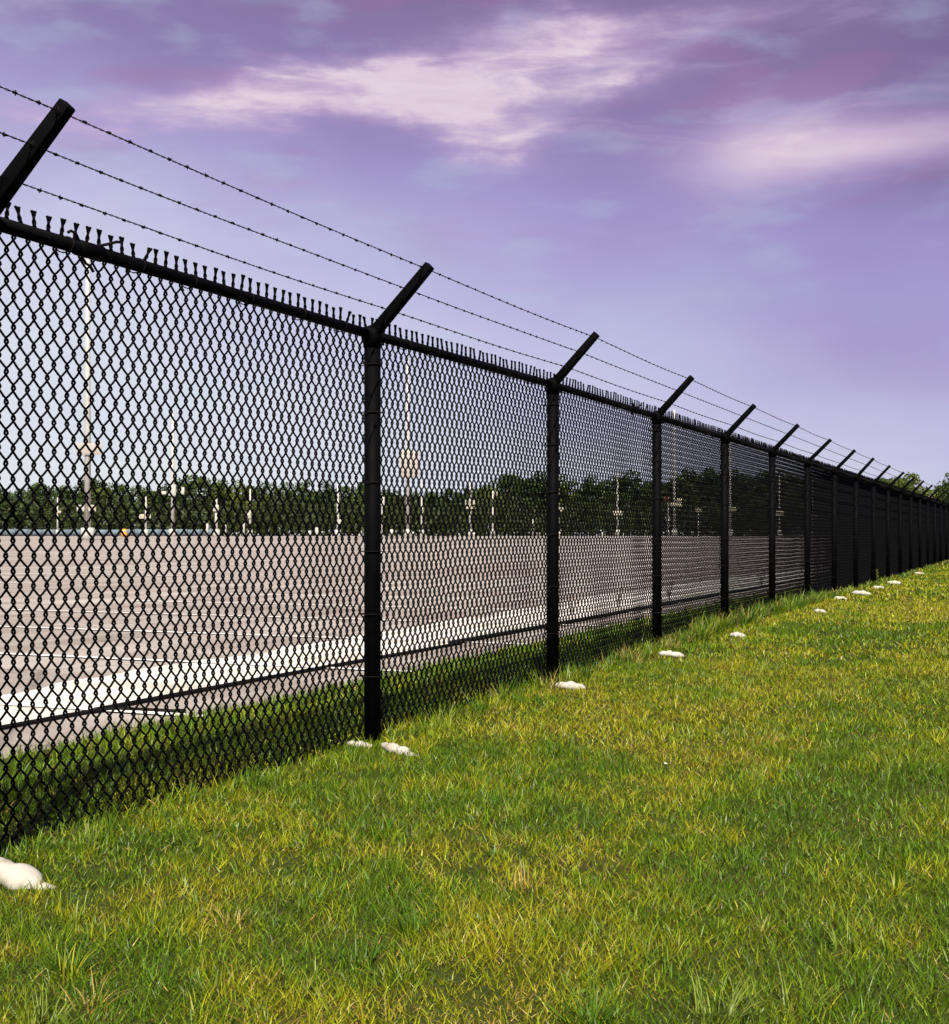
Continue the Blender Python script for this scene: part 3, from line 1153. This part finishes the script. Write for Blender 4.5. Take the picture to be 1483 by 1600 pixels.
def weed(name, x, y, h, nst, spread, material, label, cat, leafy=False, group=None):
    z = float(ground_z(np.array([x]), np.array([y]))[0])
    root = empty(name, (x, y, z))
    tag(root, label, cat, group)
    st = []
    lv = []
    for i in range(nst):
        a = random.random() * 6.28
        hh = h * random.uniform(.6, 1.05)
        l = spread * random.uniform(.2, 1)
        P = [(math.cos(a) * l * q ** 1.7, math.sin(a) * l * q ** 1.7, hh * q - .02) for q in np.linspace(0, 1, 7)]
        st.append(P)
        for j in range(14):
            q = random.uniform(.25, 1)
            c = np.array((math.cos(a) * l * q ** 1.7, math.sin(a) * l * q ** 1.7, hh * q))
            b = random.random() * 6.28
            d = np.array((math.cos(b), math.sin(b), random.uniform(-.2, .8)))
            s = h * random.uniform(.06, .13)
            w_ = np.cross(d, (0, 0, 1)); w_ = w_ / (np.linalg.norm(w_) + 1e-6) * s * .25
            lv.append(np.array([c, c + d * s * .5 + w_, c + d * s, c + d * s * .5 - w_]))
    rr = np.tile(np.linspace(1, .4, 7) * max(.0022, h * .008), (nst, 1))
    v, f = tube_np(np.array(st), rr, 5)
    link("stem", np_mesh("stem", v, f, material, True), root)
    V = np.concatenate(lv)
    q = np.arange(len(V)).reshape(-1, 4)
    o = link("foliage", np_mesh("foliage", V, [q], material if not leafy else M_LEAF, False, np.tile(np.array((.09, .15, .02)), (len(V), 1)) if leafy else None), root)
    o["kind"] = "stuff"


for px, py, h, lab in [(893, 962, .36, "low brown dry weed by the gutter just right of the second full post"),
                       (966, 950, .42, "bushy brown dry weed by the gutter between the second and third full posts"),
                       (1046, 938, .50, "tall brown dry weed by the gutter just right of the third full post"),
                       (1190, 915, .50, "brown dry weed by the gutter just left of the fifth full post")]:
    x, y = px2ground(px, py)
    weed("dry_weed", x, y, h, 9, h * .5, M_DRY, lab, "weed", group="dry weeds by the gutter")
for px, py, h, lab in [(1152, 988, .34, "thin green weed standing beside the fourth full post"),
                       (868, 1062, .16, "short green weed at the foot of the second full post"),
                       (1222, 958, .22, "leafy green weed between the fifth and sixth full posts"),
                       (1372, 912, .42, "lone tall green weed against the far dark part of the fence")]:
    x, y = px2ground(px, py, .04)
    weed("green_weed", x, y, h, 5, h * .25, M_DRY, lab, "weed", True, group="green weeds at the foot of the fence")

# a white stone and fallen leaves
x, y = px2ground(1040, 1198)
bm = bmesh.new()
bmesh.ops.create_icosphere(bm, subdivisions=2, radius=.0095)
for vv in bm.verts:
    vv.co *= 1 + random.uniform(-.15, .15)
    vv.co.z *= .6
me = bpy.data.meshes.new("stone"); bm.to_mesh(me); bm.free()
tag(link("stone", me, mat=M_STONE, loc=(x, y, float(ground_z(np.array([x]), np.array([y]))[0]) + .03)), "small white stone lying alone out in the lawn", "stone")
for px, py, lab in [(328, 1290, "orange-brown dead leaf caught at the bottom of the mesh near the lower left"), (721, 1086, "rust-coloured dead leaf behind the mesh right of the tallest full post")]:
    x, y = px2ground(px, py, .05)
    P = np.array([(-.03, 0, 0), (-.015, .016, .006), (.012, .018, .004), (.036, 0, .012), (.012, -.018, .008), (-.015, -.016, .002), (0, 0, -.004)]) * .6
    me = np_mesh("dead_leaf", P, [np.array([(0, 5, 6), (5, 4, 6), (4, 3, 6), (3, 2, 6), (2, 1, 6), (1, 0, 6)])], M_DEADLEAF)
    o = link("dead_leaf", me, loc=(x, y, float(ground_z(np.array([x]), np.array([y]))[0]) + .05))
    o.rotation_euler = (R(35), R(10), random.uniform(0, 6))
    tag(o, lab, "leaf", "fallen dead leaves by the fence")

# ---------------------------------------------------------------- masts, lamp poles and marker posts on the far side of the lot


def gz(x, y):
    return float(rise(np.array(x), np.array(y)))


def light_pole(px, Y, top_py, wpx, label, cat="light pole", panels=(), base_h=.9, name="lamp_post", group=None, heads=True):
    """px image column, Y distance; panels: (py, half width px, height px, material, offset px)"""
    s = Y / F_PX
    x = at_depth(px, Y)
    z0 = gz(x, Y)
    root = empty(name, (x, Y, z0))
    tag(root, label, cat, group)
    H = CAM_Z + (HOR - top_py) * s - z0
    r0 = wpx * s * .5
    v, f = tube_np(np.array([[(0, 0, 0), (0, 0, H * .45), (0, 0, H)]]), np.array([[r0, r0 * .8, r0 * .5]]), 12)
    link("pole", np_mesh("pole", v, f, M_MAST, True), root)
    v, f = tube_np(np.array([[(0, 0, -.2), (0, 0, base_h), (0, 0, base_h + .03)]]), np.array([[r0 * 1.9, r0 * 1.9, r0 * 1.2]]), 14)
    link("footing", np_mesh("footing", v, f, M_CONC, False), root)
    for (py, hw, hp, mt, off) in panels:
        zc = CAM_Z + (HOR - py) * s - z0
        cx = off * s
        bx = box_np(cx - hw * s, cx + hw * s, -r0 - .10, -r0 - .02, zc - hp * s / 2, zc + hp * s / 2)
        o = bev(link("sign_panel", np_mesh("sign_panel", *bx, mt), root), .015)
        v, f = tube_np(np.array([[(min(cx, 0), -r0 * .9, zc), (max(cx, 0) + 1e-3, -r0 * .9, zc)]]), .03, 6)
        link("bracket", np_mesh("bracket", v, f, M_MAST, True), o)
    return root


S_, P_, R_ = M_SIGN, M_PEACH, M_REDS
light_pole(137, 132, 355, 11, "tallest white mast rising above the fence rail at far left", "mast", [(794, 6, 10, M_MAST, -9), (794, 6, 10, S_, 9), (702, 20, 18, P_, 4)], 1.2, "light_mast", heads=False)
light_pole(637, 190, 560, 7, "thick white mast just right of the tallest full post", "mast", [(725, 15, 42, P_, 3)], 1.0, "light_mast", heads=False)
light_pole(1054, 180, 640, 5, "slim white mast just right of the third full post", "mast", [(788, 9, 7, S_, 2), (782, 4, 6, S_, 7)], 1.0, "light_mast", heads=False)
light_pole(270, 185, 640, 6.5, "white mast over the trees with three white boards across it", "mast", [(766, 5.5, 17, M_MAST, 0), (767, 4, 11, M_MAST, 15), (770, 3.5, 5, M_MAST, -13)], 1.0, "light_mast", heads=False)
light_pole(872, 170, 700, 5, "white mast close against the right of the second full post", "mast", [(796, 3, 6, S_, 5)], .9, "light_mast", heads=False)
light_pole(1141, 186, 690, 4.5, "white mast close against the right of the fourth full post", "mast", [(796, 8, 7, S_, 1)], .9, "light_mast", heads=False)
G1 = "white poles with small boards along the far edge of the car park"
for px, Y, top, wp, pans, lab in [
        (228, 180, 772, 4, [(807, 4, 7, S_, -6), (807, 3.5, 6, S_, 5)], "white pole with two cream boards second right of the tallest mast's column"),
        (90, 195, 777, 3, [(800, 3, 4, S_, 3)], "short thin white pole left of the tallest mast"),
        (338, 172, 779, 6, [(794, 4.5, 10, M_MAST, 0)], "stout white pole with one square white board"),
        (391, 188, 764, 4, [(805, 4, 10, S_, -3)], "white pole with a cream board on its left side"),
        (528, 172, 757, 5, [(815, 3, 7, M_MAST, 4)], "white pole with a low white board left of the tallest full post"),
        (659, 190, 752, 3.5, [(797, 2.5, 8, M_MAST, 0)], "thin white pole right of the thick mast"),
        (735, 176, 742, 4, [(793, 8, 4, S_, 0), (785, 3, 7, S_, -5), (785, 3, 6, S_, 5)], "white pole with a cream cross-shaped cluster of boards"),
        (770, 184, 763, 3.5, [(771, 3, 8, S_, 4)], "white pole with one cream board near its top"),
        (965, 182, 735, 3.5, [(802, 7, 7, S_, 0)], "white pole with a wide cream board between the second and third full posts"),
        (1044, 186, 775, 3, [(780, 3.5, 8, R_, -2), (811, 4, 7, M_MAST, -1)], "white pole with a red board just right of the third full post"),
        (1218, 186, 740, 3.2, [(802, 6, 7, S_, 0)], "white pole with a cream board just right of the fifth full post"),
        (1270, 188, 740, 3.2, [(805, 6, 7, S_, 1)], "white pole with a cream board just right of the sixth full post"),
        (1315, 190, 748, 3.0, [(808, 5, 7, S_, 0)], "white pole with a cream board just right of the seventh full post")]:
    light_pole(px, Y, top, wp, lab, "pole", pans, .9, "pole_with_boards", G1, heads=False)
light_pole(1091, 182, 793, 2, "thin marker post with a cream board between the third and fourth full posts", "sign post", [(797, 5, 5, S_, 0)], .2, "sign_post", heads=False)
light_pole(597, 176, 772, 2.5, "white board on a thin post tight against the right of the tallest full post", "sign post", [(783, 4, 13, M_MAST, 0)], .2, "sign_post", heads=False)
GBOL = "short pale bollards along the far edge of the car park"
for px, top, wp, lab in [(324, 818, 4, "slim pale bollard left of the stout white pole with the square board"),
        (352, 820, 4, "pale bollard close right of the stout white pole with the square board"),
        (381, 817, 3.5, "slim pale bollard left of the pole with a board on its left side"),
        (484, 829, 5, "lower pale bollard of the pair left of the tallest full post"),
        (495, 824, 5.5, "taller pale bollard of the pair left of the tallest full post"),
        (562, 830, 5, "low pale bollard close against the left of the tallest full post"),
        (612, 827, 6, "stout pale bollard between the tallest full post and the thick white mast"),
        (645, 831, 5, "low pale bollard at the right foot of the thick white mast"),
        (741, 832, 4, "low pale bollard at the right foot of the pole with the cross-shaped cluster"),
        (833, 811, 2.2, "thin pale marker bollard left of the second full post"),
        (841, 832, 5, "low pale bollard next to the thin marker left of the second full post"),
        (941, 832, 4, "low pale bollard left of the pole with the wide cream board")]:
    Y = 165
    s = Y / F_PX
    x = at_depth(px, Y)
    z0 = gz(x, Y)
    H = CAM_Z + (HOR - top) * s - z0
    v, f = tube_np(np.array([[(0, 0, -.1), (0, 0, H - .06), (0, 0, H)]]), np.array([[wp * s * .5, wp * s * .5, wp * s * .3]]), 12)
    o = link("bollard", np_mesh("bollard", v, f, M_CONC, False), loc=(x, Y, z0))
    tag(o, lab, "bollard", GBOL)

# low blue-grey barrier at the back of the lot, an orange barrel beside it
x0, x1, Y = at_depth(-120, 200), at_depth(335, 200), 200
bar = empty("barrier", ((x0 + x1) / 2, Y, gz((x0 + x1) / 2, Y)))
tag(bar, "low blue-grey barrier below the trees at far left", "barrier")
n = 22
for i in range(n):
    a = (i / n - .5) * (x1 - x0)
    b = ((i + 1) / n - .5) * (x1 - x0) - .08
    link("panel", np_mesh("panel", *box_np(a, b, -.05, .05, .05, 1.0 + random.uniform(-.04, .04)), M_BLUEW), bar)
x = at_depth(194, 175)
ob = empty("traffic_barrel", (x, 175, gz(x, 175)))
tag(ob, "small orange traffic barrel right of the tallest mast's foot", "traffic barrel")
v, f = tube_np(np.array([[(0, 0, 0), (0, 0, .5), (0, 0, .51), (0, 0, .95), (0, 0, 1.0)]]), np.array([[.42, .38, .35, .32, .2]]), 16)
link("body", np_mesh("body", v, f, M_ORANGE, False), ob)
v, f = tube_np(np.array([[(0, 0, .60), (0, 0, .75)]]), .365, 16)
link("band", np_mesh("band", v, f, M_MAST, False), ob)

# ---------------------------------------------------------------- trees


def crown_mesh(seed, kind):
    r = np.random.default_rng(seed)
    n_cl = 30 if kind != 2 else 36
    cl = []
    for i in range(n_cl):
        h = r.random()
        if kind == 0:      # rounded broadleaf
            rad = .36 * math.sin(math.pi * (0.14 + .80 * h)) ** .8
            z = .14 + .80 * h
        elif kind == 1:    # taller, narrower
            rad = .25 * math.sin(math.pi * (0.12 + .80 * h)) ** .7
            z = .12 + .85 * h
        else:              # wide and low
            rad = .50 * math.sin(math.pi * (0.20 + .70 * h)) ** .8
            z = .16 + .72 * h
        a = r.random() * 6.28
        q = rad * math.sqrt(r.random()) * r.uniform(.75, 1.15)
        cl.append((math.cos(a) * q, math.sin(a) * q, z, r.uniform(.06, .125), r.uniform(.7, 1.3)))
    V, C = [], []
    for (x, y, z, s, tone) in cl:
        m = int(95 * (s / .09) ** 2)
        d = r.normal(0, 1, (m, 3))
        d /= np.linalg.norm(d, axis=1, keepdims=True)
        c = np.array((x, y, z)) + d * (s * r.uniform(.55, 1.08, (m, 1))) * np.array((1.15, 1.15, .85))
        u = r.normal(0, 1, (m, 3)); u /= np.linalg.norm(u, axis=1, keepdims=True)
        u = u + d * .0
        w_ = np.cross(u, d + r.normal(0, .5, (m, 3)))
        w_ /= np.linalg.norm(w_, axis=1, keepdims=True) + 1e-6
        sz = r.uniform(.012, .026, (m, 1))
        quad = np.stack([c - u * sz, c + w_ * sz * .7, c + u * sz, c - w_ * sz * .7], 1)
        V.append(quad.reshape(-1, 3))
        g = np.array((.038, .066, .014)) * tone
        yl = np.array((.082, .100, .018))
        mixv = np.clip(r.normal(.25, .25, (m, 1)), 0, 1) * (.4 + .6 * (tone > 1.0))
        cc = (g[None] * (1 - mixv) + yl[None] * mixv) * r.uniform(.7, 1.3, (m, 1))
        C.append(np.repeat(cc, 4, 0))
    V, C = np.concatenate(V), np.concatenate(C)
    return np_mesh("crown", V, [np.arange(len(V)).reshape(-1, 4)], M_LEAF, False, C)


def trunk_mesh(seed):
    r = np.random.default_rng(seed)
    paths, rad = [], []
    P = [(r.normal(0, .012) * i, r.normal(0, .012) * i, .12 * i) for i in range(6)]
    P[0] = (0, 0, -.02)
    paths.append(P)
    rad.append([.035, .026, .022, .018, .013, .008])
    for j in range(7):
        a = r.random() * 6.28
        b0 = np.array(P[r.integers(1, 5)])
        e = b0 + np.array((math.cos(a) * .22, math.sin(a) * .22, .18)) * r.uniform(.7, 1.2)
        pts = [b0 + (e - b0) * q + np.array((0, 0, .04 * math.sin(q * 3.1))) for q in np.linspace(0, 1, 6)]
        paths.append(pts)
        rad.append([.013, .011, .009, .007, .005, .003])
    v, f = tube_np(np.array(paths, dtype=float), np.array(rad), 7)
    return np_mesh("trunk", v, f, M_BARK, True)


KINDS = [(crown_mesh(100 + i, k), trunk_mesh(200 + i), k) for i, k in enumerate((0, 0, 1, 2, 2, 1))]
TLAB = ["rounded green tree in the row beyond the car park", "tall narrow green tree in the row beyond the car park", "broad spreading tree in the row beyond the car park"]
TGRP = ["rounded trees beyond the car park", "narrow trees beyond the car park", "broad trees beyond the car park"]


def tree(px, Y, top_py, ki, label=None, wide=1.0):
    x = at_depth(px, Y)
    z0 = gz(x, Y)
    H = CAM_Z + (HOR - top_py) * Y / F_PX - z0
    H = H / (.98 if KINDS[ki][2] != 2 else .95)
    c, t, kd = KINDS[ki]
    root = empty("tree", (x, Y, z0), random.uniform(0, 6.28))
    tag(root, label or ("tree outside the left edge of the picture" if px < 0 else "tree behind the densest part of the mesh, right of the seventh full post"), "tree", None if label else "trees at the ends of the row")
    root.scale = (H * wide, H * wide, H)
    link("crown", c, root)
    link("trunk", t, root)
    return root


# outline of the wood: image column -> top of the trees
OUT_X = [-150, 0, 30, 60, 100, 137, 170, 200, 235, 265, 290, 312, 335, 350, 378, 400, 440, 470, 510, 550, 566, 600, 650, 700, 740, 770, 795, 830, 860, 890, 920, 935, 960, 985, 1010, 1040, 1070, 1095, 1120, 1150, 1180, 1220, 1260, 1300, 1340, 1400, 1700]
OUT_Y = [755, 757, 764, 750, 757, 748, 762, 756, 762, 756, 754, 740, 748, 755, 750, 757, 757, 752, 757, 754, 746, 766, 764, 763, 758, 756, 743, 738, 742, 752, 748, 732, 748, 742, 752, 742, 740, 724, 732, 742, 740, 738, 742, 744, 742, 745, 745]
MARKS = [(0, "the left edge"), (90, "the short thin pole"), (137, "the tallest mast"), (228, "the pole with two cream boards"), (270, "the mast with three white boards"),
         (338, "the stout white pole"), (391, "the pole with a left-hand board"), (528, "the pole with a low board"), (581, "the tallest full fence post"), (637, "the thick mast"),
         (735, "the pole with the cross-shaped cluster"), (862, "the second full fence post"), (965, "the pole with the wide cream board"), (1023, "the third full fence post"),
         (1130, "the fourth full fence post"), (1203, "the fifth full fence post"), (1259, "the sixth full fence post"), (1303, "the seventh full fence post")]
TKIND = ["rounded", "narrow", "broad"]
ORD = ["first", "second", "third", "fourth", "fifth", "sixth", "seventh", "eighth"]
front = []
px = -25
while px < 1420:
    Y = random.uniform(212, 236)
    top = float(np.interp(px, OUT_X, OUT_Y)) + random.uniform(-3, 5)
    ki = random.randrange(6)
    front.append((px, ki, tree(px, Y, top, ki, None, random.uniform(.85, 1.25))))
    px += random.uniform(21, 36)
for (m0, n0), (m1, n1) in zip(MARKS[:-1], MARKS[1:]):
    inside = [f for f in front if m0 <= f[0] < m1]
    for i, (px, ki, o) in enumerate(inside):
        kd = TKIND[KINDS[ki][2]]
        if len(inside) == 1:
            o["label"] = f"{kd} tree between {n0} and {n1}"
        else:
            o["label"] = f"{kd} tree, {ORD[i]} of {len(inside)} rightwards from {n0}"
        o["group"] = "trees in the front row beyond the car park"
px = -30
while px < 1420:
    top = float(np.interp(px, OUT_X, OUT_Y)) + random.uniform(6, 22)
    tag(tree(px, random.uniform(240, 275), top, random.randrange(6), None, random.uniform(1.0, 1.4)), "tree of the second row, mostly hidden behind the front row of trees", None, "trees of the second row beyond the car park")
    px += random.uniform(28, 48)
for px, top, Y, ki, lab in [(1416, 744, 150, 0, "olive tree showing over the far fence between the last leaning arms"),
                            (1450, 757, 140, 3, "low olive tree showing over the far fence beside the last arms"),
                            (1484, 744, 130, 2, "pale olive tree over the fence at the right edge"),
                            (1530, 742, 130, 0, "pale olive tree beyond the fence just past the right edge")]:
    tree(px, Y, top, ki, lab, 1.1)

# dark scrub under the trees: one mass; leaf colour darkened to stand for shade
n = 60000
x = rng.uniform(-100, 100, n)
y = 206 + rng.random(n) * 30
hh = (3.0 + 3.2 * VN[6](x * .16, y * .2) + 1.5 * VN[7](x * .6, y * .5))
z = np.array([gz(a, b) for a, b in zip(x, y)]) + hh * rng.random(n) ** .8
c = np.stack([x, y, z], -1)
d = rng.normal(0, 1, (n, 3)); d /= np.linalg.norm(d, axis=1, keepdims=True)
e = np.cross(d, rng.normal(0, 1, (n, 3))); e /= np.linalg.norm(e, axis=1, keepdims=True)
sz = rng.uniform(.18, .42, (n, 1))
V = np.stack([c - d * sz, c + e * sz * .6, c + d * sz, c - e * sz * .6], 1).reshape(-1, 3)
C = np.repeat(np.array((.030, .045, .016))[None] * rng.uniform(.5, 1.4, (n, 1)), 4, 0)
tag(link("undergrowth", np_mesh("undergrowth", V, [np.arange(len(V)).reshape(-1, 4)], M_LEAF, False, C)),
    "dark undergrowth with painted-in shade filling the foot of the wood beyond the car park", "undergrowth", kind='stuff')
